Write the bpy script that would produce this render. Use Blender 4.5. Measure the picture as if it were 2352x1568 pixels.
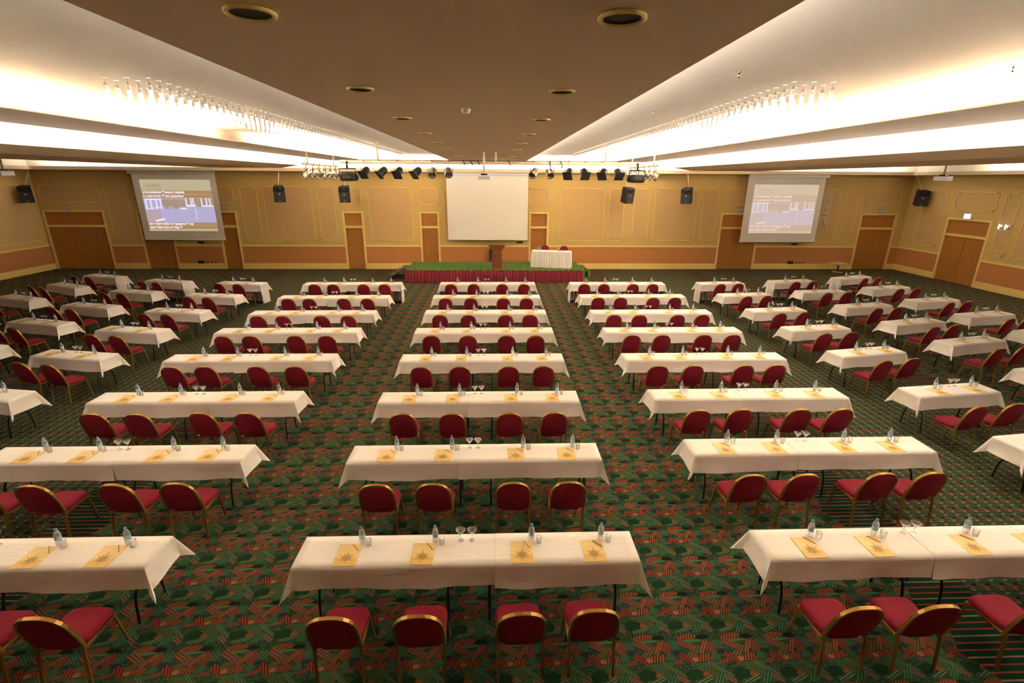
import bpy, bmesh, math, random
from mathutils import Vector, Matrix
random.seed(7)
R = math.radians
sc = bpy.context.scene
COL = sc.collection
for o in list(bpy.data.objects): bpy.data.objects.remove(o)

# ------------------------------------------------------------------ camera, world, exposure, lights
CAMZ = 4.52
FPX = 1137.0955
cd = bpy.data.cameras.new('camera'); cam = bpy.data.objects.new('camera', cd); COL.objects.link(cam)
cd.sensor_width = 36.0; cd.lens = FPX / 2352 * 36.0; cd.clip_end = 200; cd.clip_start = .05
def cam_axes(pitch, yaw, roll):
    cp, sp = math.cos(pitch), math.sin(pitch)
    F = Vector((0, cp, -sp)); Rv = Vector((1, 0, 0)); D = Vector((0, -sp, -cp))
    m = Matrix.Rotation(-yaw, 3, 'Z'); F, Rv, D = m @ F, m @ Rv, m @ D
    c, s = math.cos(roll), math.sin(roll)
    return c * Rv + s * D, -s * Rv + c * D, F
Rv, Dv, Fv = cam_axes(R(18.128915), R(1.971314), R(-.364673))
m3 = Matrix((Rv, -Dv, -Fv)).transposed()
cam.matrix_world = Matrix.Translation((0, 0, CAMZ)) @ m3.to_4x4()
sc.camera = cam
sc.view_settings.view_transform = 'Standard'; sc.view_settings.look = 'None'
sc.view_settings.exposure = 0.18; sc.view_settings.gamma = 1.0; sc.view_settings.use_curve_mapping = False
w = bpy.data.worlds.new('world'); sc.world = w; w.use_nodes = True
w.node_tree.nodes['Background'].inputs[0].default_value = (.02, .016, .012, 1)
w.node_tree.nodes['Background'].inputs[1].default_value = .3
cy = sc.cycles
cy.use_denoising = True; cy.max_bounces = 9; cy.diffuse_bounces = 5; cy.glossy_bounces = 3
cy.transmission_bounces = 6; cy.transparent_max_bounces = 24; cy.caustics_reflective = False; cy.caustics_refractive = False
cy.sample_clamp_indirect = 0.0
WARM = (1.0, .97, .91)
X0 = -.30                                   # axis of the ceiling coves
ZC, ZP = 5.60, 5.30                         # cove ceiling, lowered soffits
ROOM = dict(xl=-22.6, xr=21.6, yb=26.15, yf=-6.0)
def area(name, loc, sx, sy, watts, rot=(math.pi, 0, 0), col=WARM):
    l = bpy.data.lights.new(name, 'AREA'); l.shape = 'RECTANGLE'; l.size = sx; l.size_y = sy
    l.energy = watts; l.color = col
    o = bpy.data.objects.new(name, l); COL.objects.link(o); o.location = loc; o.rotation_euler = rot
    o['kind'] = 'helper'
    return o
def strip_y(x, z, y0, y1, wpm, lean):     # a cove tube along the depth of the hall, shining up and leaning (degrees, + to the right)
    area('cove_tube', (x, (y0 + y1) / 2, z), .10, y1 - y0, wpm * (y1 - y0), (0, math.pi + R(lean), 0))
def strip_x(y, z, x0, x1, wpm):
    area('cove_tube', ((x0 + x1) / 2, y, z), x1 - x0, .10, wpm * (x1 - x0))
Y0L = 2.2
for s in (-1, 1):
    for a, b in ([(Y0L, 11.9), (14.4, 24.3)] if s < 0 else [(Y0L, 24.3)]): strip_y(X0 + s * 5.96, 5.34, a, b, 56, s * 25)
    strip_y(X0 + s * 1.5, 5.40, Y0L, 24.3, 13 if s > 0 else 7, s * 60)
    strip_y(X0 + s * 9.05, 5.12, Y0L, 24.3, 60 if s > 0 else 34, -s * 36)
    strip_y(X0 + s * 21.75, 5.02, 2.0, 22.0, 34 if s > 0 else 2, -s * 32)
strip_x(25.8, 5.02, -21.8, 20.8, 15)

# ------------------------------------------------------------------ materials
MATS = {}
class NT:
    def __init__(s, name):
        s.m = bpy.data.materials.new(name); s.m.use_nodes = True; s.t = s.m.node_tree; s.t.nodes.clear()
        s.out = s.t.nodes.new('ShaderNodeOutputMaterial')
    def n(s, typ, **kw):
        nd = s.t.nodes.new(typ)
        for k, v in kw.items(): setattr(nd, k, v)
        return nd
    def L(s, a, b): s.t.links.new(a, b)
    def put(s, sock, v):
        if isinstance(v, bpy.types.NodeSocket): s.L(v, sock)
        elif v is not None: sock.default_value = v
    def math(s, op, a, b=None, c=None):
        nd = s.n('ShaderNodeMath', operation=op); s.put(nd.inputs[0], a); s.put(nd.inputs[1], b); s.put(nd.inputs[2], c); return nd.outputs[0]
    def vm(s, op, a, b=None, c=None):
        nd = s.n('ShaderNodeVectorMath', operation=op); s.put(nd.inputs[0], a); s.put(nd.inputs[1], b); s.put(nd.inputs[2], c)
        return nd.outputs['Value'] if op in ('LENGTH', 'DOT_PRODUCT', 'DISTANCE') else nd.outputs[0]
    def mix(s, f, a, b, typ='MIX'):
        nd = s.n('ShaderNodeMix', data_type='RGBA', blend_type=typ)
        s.put(nd.inputs[0], f); s.put(nd.inputs[6], a); s.put(nd.inputs[7], b); return nd.outputs[2]
    def noise(s, vec, scale, detail=2, rough=.5):
        nd = s.n('ShaderNodeTexNoise'); nd.inputs['Scale'].default_value = scale; nd.inputs['Detail'].default_value = detail
        nd.inputs['Roughness'].default_value = rough; s.put(nd.inputs['Vector'], vec); return nd.outputs[0]
    def pos(s): return s.n('ShaderNodeNewGeometry').outputs['Position']
    def obj(s): return s.n('ShaderNodeTexCoord').outputs['Object']
    def princ(s, color, rough=.6, metal=0.0, spec=.5, bump=None, bstr=.2, bdist=.01, **kw):
        p = s.n('ShaderNodeBsdfPrincipled'); s.put(p.inputs['Base Color'], color); s.put(p.inputs['Roughness'], rough)
        p.inputs['Metallic'].default_value = metal; p.inputs['Specular IOR Level'].default_value = spec
        for k, v in kw.items(): s.put(p.inputs[k.replace('_', ' ')], v)
        if bump is not None:
            b = s.n('ShaderNodeBump'); b.inputs['Strength'].default_value = bstr; b.inputs['Distance'].default_value = bdist
            s.L(bump, b.inputs['Height']); s.L(b.outputs[0], p.inputs['Normal'])
        s.L(p.outputs[0], s.out.inputs[0]); return p
def C(r, g, b): return (r, g, b, 1)
def grain(name, col, var=.12, scale=30, rough=.6, metal=0.0, spec=.4, bstr=.0, bdist=.004, stretch=(1, 1, 1), **kw):
    t = NT(name); v = t.vm('MULTIPLY', t.obj(), stretch); n = t.noise(v, scale, 3)
    lo = C(*[c * (1 - var) for c in col]); hi = C(*[min(1, c * (1 + var)) for c in col])
    t.princ(t.mix(n, lo, hi), rough, metal, spec, bump=n if bstr else None, bstr=bstr, bdist=bdist, **kw)
    MATS[name] = t.m; return t.m
def emit(name, col, strength, base=(.05, .05, .05)):
    t = NT(name); n = t.noise(t.obj(), 25, 2)
    t.princ(C(*base), .6, Emission_Color=t.mix(n, C(*[c * .93 for c in col]), C(*col)), Emission_Strength=strength); MATS[name] = t.m; return t.m

grain('ceiling_white', (.84, .78, .69), .02, 8, .9)
grain('soffit_beige', (.90, .68, .45), .03, 60, .9)
grain('lip_cream', (.62, .50, .34), .03, 40, .7)
grain('wall_cream', (.68, .47, .16), .05, 220, .75, bstr=.15, bdist=.002)
grain('wall_paper', (.68, .44, .18), .16, 260, .9, bstr=.3, bdist=.002)
grain('dado_fabric', (.58, .24, .075), .16, 220, .95, bstr=.3, bdist=.002)
grain('trim_cream', (.88, .64, .20), .05, 40, .5)
grain('door_wood', (.44, .18, .035), .22, 3.0, .45, stretch=(6, 6, .5))
grain('transom_wood', (.47, .19, .035), .25, 3.0, .45, stretch=(1.2, 6, 5))
grain('brass', (.62, .40, .14), .1, 40, .35, metal=1.0)
grain('gold_frame', (.38, .215, .055), .08, 50, .42, metal=.8)
grain('black_metal', (.016, .015, .017), .2, 40, .42)
grain('black_plastic', (.014, .012, .013), .2, 60, .55)
grain('dark_grey', (.06, .055, .055), .2, 60, .6)
grain('chrome', (.72, .68, .64), .05, 40, .16, metal=1.0)
grain('alu', (.72, .66, .58), .06, 40, .34, metal=1.0)
grain('pipe_cream', (.78, .60, .36), .05, 40, .5)
grain('white_plastic', (.82, .78, .72), .03, 40, .45)
grain('grey_plastic', (.50, .47, .45), .05, 40, .5)
grain('table_wood', (.30, .19, .11), .15, 20, .6)
grain('podium_wood', (.24, .085, .03), .22, 5, .4, stretch=(5, 5, .6))
grain('red_skirt', (.26, .014, .035), .12, 60, .55, Sheen_Weight=.3)
grain('pad_light', (.82, .62, .25), .05, 30, .5)
grain('pad_dark', (.74, .49, .14), .05, 30, .5)
grain('pad_sun', (.44, .27, .07), .05, 30, .5)
grain('pencil_wood', (.42, .17, .05), .08, 60, .45)
grain('cap_blue', (.09, .26, .58), .05, 60, .4)
grain('label_blue', (.30, .50, .62), .35, 60, .45)
grain('screen_fabric', (.80, .74, .66), .015, 50, .9)
grain('banner_cloth', (.66, .50, .30), .04, 60, .9)
grain('banner_print', (.36, .17, .08), .04, 60, .9)
grain('sign_plate', (.42, .42, .45), .05, 60, .4)
grain('sign_text', (.85, .85, .88), .02, 60, .4)
grain('lens_dark', (.03, .03, .035), .1, 60, .12)
grain('pedestal_top', (.55, .36, .20), .1, 12, .4)
grain('badge_grey', (.40, .38, .38), .1, 90, .4)

def m_cloth():
    t = NT('table_linen'); p = t.obj()
    weave = t.noise(p, 420, 2); rip = t.noise(t.vm('MULTIPLY', p, (1.4, 7, 7)), 3.2, 3)
    fold = t.math('ABSOLUTE', t.math('SUBTRACT', t.math('FRACT', t.math('MULTIPLY', t.n('ShaderNodeSeparateXYZ').outputs[0], 2.2)), .5))
    sx = fold.node.inputs[0].links[0].from_node.inputs[0].links[0].from_node.inputs[0].links[0].from_node.inputs[0].links[0].from_node
    t.L(p, sx.inputs[0])
    crease = t.math('LESS_THAN', fold, .006)
    h = t.math('ADD', t.math('MULTIPLY', rip, 1.0), t.math('MULTIPLY', crease, .12))
    t.princ(t.mix(weave, C(.80, .755, .69), C(.87, .83, .77)), .85, spec=.2, bump=h, bstr=.35, bdist=.012)
    MATS['table_linen'] = t.m
m_cloth()
def m_chair():
    t = NT('maroon_fabric'); p = t.obj(); v = t.n('ShaderNodeTexVoronoi'); v.inputs['Scale'].default_value = 120; t.L(p, v.inputs['Vector'])
    dots = t.math('LESS_THAN', v.outputs[0], .28)
    col = t.mix(t.math('MULTIPLY', dots, .55), C(.21, .006, .024), C(.42, .035, .035))
    t.princ(col, .8, spec=.25, Sheen_Weight=.10, Sheen_Roughness=.5, Sheen_Tint=C(1, .3, .3)); MATS['maroon_fabric'] = t.m
m_chair()
def thin_clear(name, tint, fac, rough=.06, white=(.9, .9, .9), edge=.6):
    t = NT(name); tr = t.n('ShaderNodeBsdfTransparent'); tr.inputs[0].default_value = C(*tint)
    n = t.noise(t.obj(), 60, 2); col = t.mix(n, C(*[c * .96 for c in white]), C(*white))
    df = t.n('ShaderNodeBsdfDiffuse'); tl = t.n('ShaderNodeBsdfTranslucent'); gl = t.n('ShaderNodeBsdfGlossy'); gl.inputs['Roughness'].default_value = rough
    t.L(col, df.inputs[0]); t.L(col, tl.inputs[0])
    m1 = t.n('ShaderNodeMixShader'); t.L(df.outputs[0], m1.inputs[1]); t.L(tl.outputs[0], m1.inputs[2])
    m2 = t.n('ShaderNodeMixShader'); m2.inputs[0].default_value = .35; t.L(m1.outputs[0], m2.inputs[1]); t.L(gl.outputs[0], m2.inputs[2])
    fr = t.n('ShaderNodeLayerWeight'); fr.inputs[0].default_value = .35
    f = t.math('MULTIPLY_ADD', fr.outputs['Facing'], edge, fac)
    mx = t.n('ShaderNodeMixShader'); t.L(f, mx.inputs[0]); t.L(tr.outputs[0], mx.inputs[1]); t.L(m2.outputs[0], mx.inputs[2]); t.L(mx.outputs[0], t.out.inputs[0])
    MATS[name] = t.m
thin_clear('clear_bottle', (.97, .98, .99), .36, edge=.5)
thin_clear('clear_glass', (.98, .98, .98), .15, edge=.6)
thin_clear('pendant_glass', (.97, .96, .94), .22)

def m_bubble():
    t = NT('bubble_acrylic'); v = t.n('ShaderNodeTexVoronoi'); v.inputs['Scale'].default_value = 70; t.L(t.obj(), v.inputs['Vector'])
    col = t.mix(v.outputs[0], C(1, .95, .86), C(.75, .62, .48))
    t.princ(C(.9, .88, .85), .15, Emission_Color=col, Emission_Strength=.9); MATS['bubble_acrylic'] = t.m
m_bubble()

def patch(t, uv, base, cx, cyv, rx, ry, ang, shape, colA, colB=None, hang=0, freq=0):
    """one motif of a repeating carpet tile, laid over BASE"""
    q = t.vm('SUBTRACT', uv, (cx, 1 - cyv, 0))
    q = t.vm('WRAP', q, (.5, .5, .5), (-.5, -.5, -.5))
    rt = t.n('ShaderNodeVectorRotate', rotation_type='Z_AXIS'); t.L(q, rt.inputs['Vector']); rt.inputs['Angle'].default_value = -R(ang)
    sq = t.vm('MULTIPLY', rt.outputs[0], (1 / rx, 1 / ry, 0))
    if shape == 'e': d = t.vm('LENGTH', sq)
    else:
        ab = t.vm('ABSOLUTE', sq); sp = t.n('ShaderNodeSeparateXYZ'); t.L(ab, sp.inputs[0]); d = t.math('MAXIMUM', sp.outputs[0], sp.outputs[1])
        if shape == 't': d = t.math('ADD', sp.outputs[0], t.math('MULTIPLY', sp.outputs[1], .8))
    mask = t.math('LESS_THAN', d, 1.0)
    if colB is None: c = C(*colA)
    else:
        a = R(hang); dt = t.vm('DOT_PRODUCT', q, (-math.sin(a), math.cos(a), 0))
        h = t.math('GREATER_THAN', t.math('SINE', t.math('MULTIPLY', dt, freq)), .1)
        c = t.mix(h, C(*colB), C(*colA))
    return t.mix(mask, base, c)
def m_carpet():
    t = NT('hall_carpet'); P = t.pos(); sp = t.n('ShaderNodeSeparateXYZ'); t.L(P, sp.inputs[0]); px, py = sp.outputs[0], sp.outputs[1]
    # field 1: large leaf pattern
    wob = t.noise(P, 14, 2)
    Pw = t.vm('ADD', P, t.vm('MULTIPLY', t.vm('SUBTRACT', t.n('ShaderNodeTexNoise').outputs[1], (.5, .5, .5)), (.012, .012, 0)))
    uv = t.vm('FRACTION', t.vm('MULTIPLY', Pw, (1 / .46, 1 / .56, 0)))
    st1 = t.noise(t.vm('MULTIPLY', P, (22, 75, 1)), 1.0, 3, .65); st2 = t.noise(t.vm('MULTIPLY', t.vm('ADD', P, (3, 7, 0)), (70, 26, 1)), 1.0, 3, .65)
    sel = t.math('GREATER_THAN', t.noise(P, 7, 1), .5)
    strk = t.math('MULTIPLY_ADD', t.math('GREATER_THAN', t.mix(sel, st1, st2), .52), .75, .1)
    b = t.mix(strk, C(.014, .036, .020), C(.055, .115, .062))
    G1, G2, G3 = (.055, .175, .095), (.02, .065, .035), (.13, .20, .115)
    OL = (.12, .135, .055); RD, RD2 = (.30, .055, .042), (.085, .022, .018); OR = (.34, .095, .045); PK, PK2 = (.25, .095, .07), (.09, .045, .032)
    for a in [
        (.55, .60, .46, .035, 4, 'e', G1, G2, 3, 210), (.45, .75, .22, .12, 0, 'e', OL, G2, 62, 150), (.74, .71, .26, .045, -35, 'b', G3, G2, -35, 170),
        (.15, .81, .20, .11, 5, 'e', (.012, .045, .02)), (.66, .87, .19, .075, 25, 'e', G1, G2, 50, 120), (.38, .81, .07, .055, 10, 'e', (.23, .075, .03)),
        (.86, .88, .11, .05, -30, 'b', (.22, .12, .08), PK2, -30, 130), (.30, .90, .2, .04, 15, 'b', G3, G2, 20, 140),
        (.35, .15, .26, .03, 3, 'e', G1), (.25, .25, .24, .075, -25, 'b', PK, PK2, -25, 120), (.30, .39, .23, .06, 30, 'b', OL, PK2, 45, 120),
        (.92, .23, .15, .10, -35, 't', G1, G2, -35, 150), (.72, .27, .15, .15, 12, 't', PK, RD2, 76, 140), (.55, .28, .05, .16, -38, 'b', (.34, .10, .06), PK2, 52, 130),
        (.95, .37, .10, .05, 0, 'e', (.02, .035, .06)), (.12, .50, .17, .07, -28, 'b', RD, RD2, -62, 110), (.48, .49, .17, .06, 8, 'b', OR, RD2, 68, 110),
        (.28, .52, .07, .045, 0, 'e', (.26, .15, .09)), (.76, .47, .10, .07, 0, 'e', (.035, .12, .065)), (.62, .07, .16, .05, 0, 'e', (.008, .02, .014)),
        (.30, .06, .23, .06, 4, 'e', OR, RD2, 74, 105), (.90, .56, .10, .04, 10, 'b', RD, PK2, 60, 120)]:
        b = patch(t, uv, b, *a)
    f1 = t.mix(t.math('MULTIPLY', t.noise(P, 260, 2), .45), b, C(.01, .014, .008))
    # field 2: small brush strokes
    uv2 = t.vm('FRACTION', t.vm('MULTIPLY', P, (1 / .17, 1 / .20, 0)))
    b2 = t.mix(t.noise(P, 40, 2), C(.03, .042, .024), C(.055, .065, .038))
    for a in [(.3, .2, .3, .10, -12, 'e', (.02, .085, .045)), (.75, .25, .22, .09, 18, 'e', (.16, .13, .09)), (.2, .55, .22, .08, 10, 'e', (.012, .014, .012)),
              (.62, .58, .28, .10, -15, 'e', (.05, .12, .065)), (.9, .75, .2, .07, 5, 'b', (.25, .055, .03)), (.4, .85, .25, .08, 14, 'e', (.10, .06, .04)),
              (.75, .92, .15, .05, -20, 'e', (.30, .27, .20))]:
        b2 = patch(t, uv2, b2, *a)
    f2 = t.mix(t.math('MULTIPLY', t.noise(P, 300, 2), .3), b2, C(.012, .012, .009))
    # border: dark green with roped stripes
    fy = t.math('FRACT', t.math('MULTIPLY', py, 1 / .081)); fx = t.math('FRACT', t.math('MULTIPLY_ADD', px, 1 / .035, t.math('MULTIPLY', py, 40)))
    line = t.math('MULTIPLY', t.math('LESS_THAN', fy, .24), t.math('LESS_THAN', fx, .72))
    row = t.math('FRACT', t.math('MULTIPLY', t.math('FLOOR', t.math('MULTIPLY', py, 1 / .081)), .3334))
    lc = t.mix(t.math('GREATER_THAN', row, .6), C(.34, .05, .05), C(.30, .20, .13))
    f3 = t.mix(line, t.mix(t.noise(P, 200, 2), C(.006, .026, .015), C(.01, .045, .026)), lc)
    a = t.math('ABSOLUTE', t.math('ADD', px, .3))
    wob2 = t.math('MULTIPLY', t.math('PINGPONG', py, .28), .5); a = t.math('ADD', a, wob2)
    def gt(v): return t.math('GREATER_THAN', a, v)
    c = t.mix(gt(5.12), f1, f3); c = t.mix(gt(5.85), c, f2); c = t.mix(gt(10.25), c, f3); c = t.mix(gt(10.95), c, f1)
    c = t.mix(1.0, c, C(1.25, 1.15, 1.0), 'MULTIPLY')
    t.princ(c, .95, spec=.05, bump=t.noise(P, 350, 2), bstr=.4, bdist=.004); MATS['hall_carpet'] = t.m
m_carpet()
def m_stagecarpet():
    t = NT('stage_carpet'); P = t.pos(); uv = t.vm('FRACTION', t.vm('MULTIPLY', P, (1 / .30, 1 / .26, 0)))
    b = t.mix(t.noise(P, 60, 2), C(.055, .125, .022), C(.085, .18, .035))
    for a in [(.3, .3, .17, .12, 0, 'e', (.30, .36, .11)), (.8, .8, .17, .12, 0, 'e', (.22, .38, .14)), (.8, .3, .15, .1, 0, 'e', (.01, .04, .01)), (.3, .8, .15, .1, 0, 'e', (.01, .05, .012))]:
        b = patch(t, uv, b, *a)
    t.princ(b, .95, spec=.1); MATS['stage_carpet'] = t.m
m_stagecarpet()

# ------------------------------------------------------------------ mesh helpers
class MB:
    def __init__(s): s.v = []; s.f = []; s.mi = []; s.cur = 0
    def add(s, vs, fs):
        k = len(s.v); s.v += [tuple(v) for v in vs]
        for f in fs: s.f.append([i + k for i in f]); s.mi.append(s.cur)
        return s
    def box(s, x0, x1, y0, y1, z0, z1):
        return s.add([(x0, y0, z0), (x1, y0, z0), (x1, y1, z0), (x0, y1, z0), (x0, y0, z1), (x1, y0, z1), (x1, y1, z1), (x0, y1, z1)],
                     [(0, 3, 2, 1), (4, 5, 6, 7), (0, 1, 5, 4), (1, 2, 6, 5), (2, 3, 7, 6), (3, 0, 4, 7)])
    def bbox(s, x0, x1, y0, y1, z0, z1, bev=.01, seg=2):
        b = bmesh.new(); bmesh.ops.create_cube(b, size=1)
        for v in b.verts: v.co = Vector((x0 + (v.co.x + .5) * (x1 - x0), y0 + (v.co.y + .5) * (y1 - y0), z0 + (v.co.z + .5) * (z1 - z0)))
        bmesh.ops.bevel(b, geom=b.edges[:] , offset=bev, segments=seg, affect='EDGES', profile=.5)
        b.verts.index_update(); s.add([v.co for v in b.verts], [[v.index for v in f.verts] for f in b.faces]); b.free(); return s
    def xf(s, M, k=0): s.v[k:] = [tuple(M @ Vector(v)) for v in s.v[k:]]; return s
    def tube(s, pts, r, n=8, closed=False, rect=None, up=(0, 0, 1)):
        pts = [Vector(p) for p in pts]; m = len(pts); k = len(s.v); prev = None
        rs = r if isinstance(r, (list, tuple)) else [r] * m
        for i, p in enumerate(pts):
            a = pts[i - 1] if (i or closed) else p; b = pts[(i + 1) % m] if (i < m - 1 or closed) else p
            d = (b - a).normalized()
            if prev is None:
                u = Vector(up) - d * d.dot(Vector(up))
                if u.length < 1e-4: u = Vector((1, 0, 0)) - d * d.x
            else: u = prev - d * d.dot(prev)
            u.normalize(); prev = u; w_ = d.cross(u)
            if rect:
                hw, hh = rect
                # mitre
                for (a1, b1) in ((-1, -1), (1, -1), (1, 1), (-1, 1)): s.v.append(tuple(p + w_ * a1 * hw + u * b1 * hh))
            else:
                for j in range(n):
                    t = 2 * math.pi * j / n; s.v.append(tuple(p + (u * math.cos(t) + w_ * math.sin(t)) * rs[i]))
        nn = 4 if rect else n
        for i in range(m if closed else m - 1):
            for j in range(nn):
                a = k + i * nn + j; b = k + i * nn + (j + 1) % nn; c = k + ((i + 1) % m) * nn + (j + 1) % nn; d = k + ((i + 1) % m) * nn + j
                s.f.append([a, b, c, d]); s.mi.append(s.cur)
        if not closed:
            s.f.append([k + j for j in range(nn)][::-1]); s.mi.append(s.cur)
            s.f.append([k + (m - 1) * nn + j for j in range(nn)]); s.mi.append(s.cur)
        return s
    def lathe(s, prof, n=16, at=(0, 0, 0), cap=True):
        k = len(s.v)
        for r, z in prof:
            for j in range(n):
                t = 2 * math.pi * j / n; s.v.append((at[0] + r * math.cos(t), at[1] + r * math.sin(t), at[2] + z))
        for i in range(len(prof) - 1):
            for j in range(n):
                s.f.append([k + i * n + j, k + i * n + (j + 1) % n, k + (i + 1) * n + (j + 1) % n, k + (i + 1) * n + j]); s.mi.append(s.cur)
        if cap:
            s.f.append([k + j for j in range(n)][::-1]); s.mi.append(s.cur)
            s.f.append([k + (len(prof) - 1) * n + j for j in range(n)]); s.mi.append(s.cur)
        return s
    def loft(s, rings, cap=True, closed=True):
        k = len(s.v); n = len(rings[0])
        for r in rings: s.v += [tuple(p) for p in r]
        for i in range(len(rings) - 1):
            for j in range(n if closed else n - 1):
                s.f.append([k + i * n + j, k + i * n + (j + 1) % n, k + (i + 1) * n + (j + 1) % n, k + (i + 1) * n + j]); s.mi.append(s.cur)
        if cap:
            s.f.append([k + j for j in range(n)][::-1]); s.mi.append(s.cur)
            s.f.append([k + (len(rings) - 1) * n + j for j in range(n)]); s.mi.append(s.cur)
        return s
    def prism(s, pts, M, h0, h1):       # polygon pts (2d) in the plane of matrix M, from h0 to h1 along its normal
        k = len(s.v); n = len(pts)
        for h in (h0, h1):
            for x, y in pts: s.v.append(tuple(M @ Vector((x, y, h))))
        for j in range(n): s.f.append([k + j, k + (j + 1) % n, k + n + (j + 1) % n, k + n + j]); s.mi.append(s.cur)
        s.f.append([k + j for j in range(n)][::-1]); s.mi.append(s.cur)
        s.f.append([k + n + j for j in range(n)]); s.mi.append(s.cur)
        return s
    def mesh(s, name, mats, smooth=False):
        me = bpy.data.meshes.new(name); me.from_pydata(s.v, [], s.f)
        for mt in (mats if isinstance(mats, (list, tuple)) else [mats]): me.materials.append(MATS[mt])
        if any(s.mi): me.polygons.foreach_set('material_index', s.mi)
        b = bmesh.new(); b.from_mesh(me); bmesh.ops.recalc_face_normals(b, faces=b.faces); b.to_mesh(me); b.free()
        if smooth:
            me.polygons.foreach_set('use_smooth', [True] * len(me.polygons))
            if smooth is not True: me.set_sharp_from_angle(angle=R(smooth))
        me.update(); return me
    def build(s, name, mats, parent=None, smooth=False, link=True):
        o = bpy.data.objects.new(name, s.mesh(name, mats, smooth)); o.parent = parent
        if link: COL.objects.link(o)
        return o
def tag(o, label=None, cat=None, group=None, kind=None):
    if label: o['label'] = label
    if cat: o['category'] = cat
    if group: o['group'] = group
    if kind: o['kind'] = kind
    return o
def empty(name, loc=(0, 0, 0), rz=0, link=True):
    o = bpy.data.objects.new(name, None); o.location = loc; o.rotation_euler = (0, 0, rz); o.empty_display_size = .1
    if link: COL.objects.link(o)
    return o
KIDS = {}
def kids(o): return [c for c in TEMPL.get(o.name, [])]
TEMPL = {}
def template(root, parts):                # parts: list of (object, parent)
    for o, p in parts: TEMPL.setdefault(p.name, []).append(o)
    return root
def clone(root, name, loc, rz, label=None, cat=None, group=None, parent=None, rot=None):
    r = root.copy(); r.name = name; COL.objects.link(r); r.location = loc
    r.rotation_euler = rot if rot is not None else (0, 0, rz); r.parent = parent
    tag(r, label, cat, group)
    def rec(src, dst):
        for ch in TEMPL.get(src.name, []):
            c = ch.copy(); c.name = ch.name.split('.')[0]; COL.objects.link(c); c.parent = dst; rec(ch, c)
    rec(root, r)
    return r
def struct(o): o['kind'] = 'structure'; return o

# ------------------------------------------------------------------ the setting: floor, ceiling, walls
xl, xr, yb, yf = ROOM['xl'], ROOM['xr'], ROOM['yb'], ROOM['yf']
struct(MB().box(xl - .2, xr + .2, yf - .2, yb + .2, -.2, 0).build('floor', 'hall_carpet'))
ceil = struct(MB().box(xl - .2, xr + .2, yf - .2, yb + .2, ZC, ZC + .2).build('ceiling', 'ceiling_white'))
YE = 24.6
MB().box(X0 - 1.71, X0 + 1.71, yf, YE, ZP, ZP + .06).build('centre_soffit', 'soffit_beige', ceil)
MB().box(X0 - 1.25, X0 + 1.25, yf, YE, ZP + .06, ZC).build('centre_soffit_core', 'ceiling_white', ceil)
for s in (-1, 1):
    def bx(a0, a1, y0, y1, z0, z1, name, mt):
        x = sorted((X0 + s * a0, X0 + s * a1)); return MB().box(x[0], x[1], y0, y1, z0, z1).build(name, mt, ceil)
    bx(5.60, 7.18, yf, YE, ZP, ZP + .02, 'inner_soffit', 'soffit_beige')
    bx(6.10, 7.18, yf, YE, ZP + .02, ZC, 'inner_soffit_core', 'ceiling_white')
    prof = [(8.75, 5.085), (9.60, 4.955), (12.8, 4.955), (12.8, ZC), (9.20, ZC), (9.20, 5.10), (8.76, 5.10)]
    pts = [(X0 + s * a_, z_) for a_, z_ in prof]
    MB().loft([[(x_, yf, z_) for x_, z_ in pts], [(x_, YE, z_) for x_, z_ in pts]]).build('outer_soffit', 'soffit_beige', ceil)
    bx(9.17, 9.199, yf, YE, 5.102, ZC, 'outer_soffit_lining', 'ceiling_white')
MB().box(xl, xr, yb - .012, yb - .002, 4.88, ZC).build('back_cove_lining', 'ceiling_white', ceil)
MB().box(xl + .002, xl + .012, yf, yb - .02, 4.88, ZC).build('side_cove_lining', 'ceiling_white', ceil)
MB().box(xr - .012, xr - .002, yf, yb - .02, 4.88, ZC).build('side_cove_lining', 'ceiling_white', ceil)
MB().box(xl, xr, 25.45, yb, 4.83, 4.88).build('back_soffit', 'lip_cream', ceil)
MB().box(xl, xr, 25.45, 25.49, 4.88, 4.98).build('back_soffit_lip', 'lip_cream', ceil)
for xa, xb_, xlip in ((xl, xl + .7, xl + .66), (xr - .7, xr, xr - .7)):
    MB().box(xa, xb_, yf, 25.45, 4.83, 4.88).build('side_soffit', 'lip_cream', ceil)
    MB().box(xlip, xlip + .04, yf, 25.45, 4.88, 4.98).build('side_soffit_lip', 'lip_cream', ceil)

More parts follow.
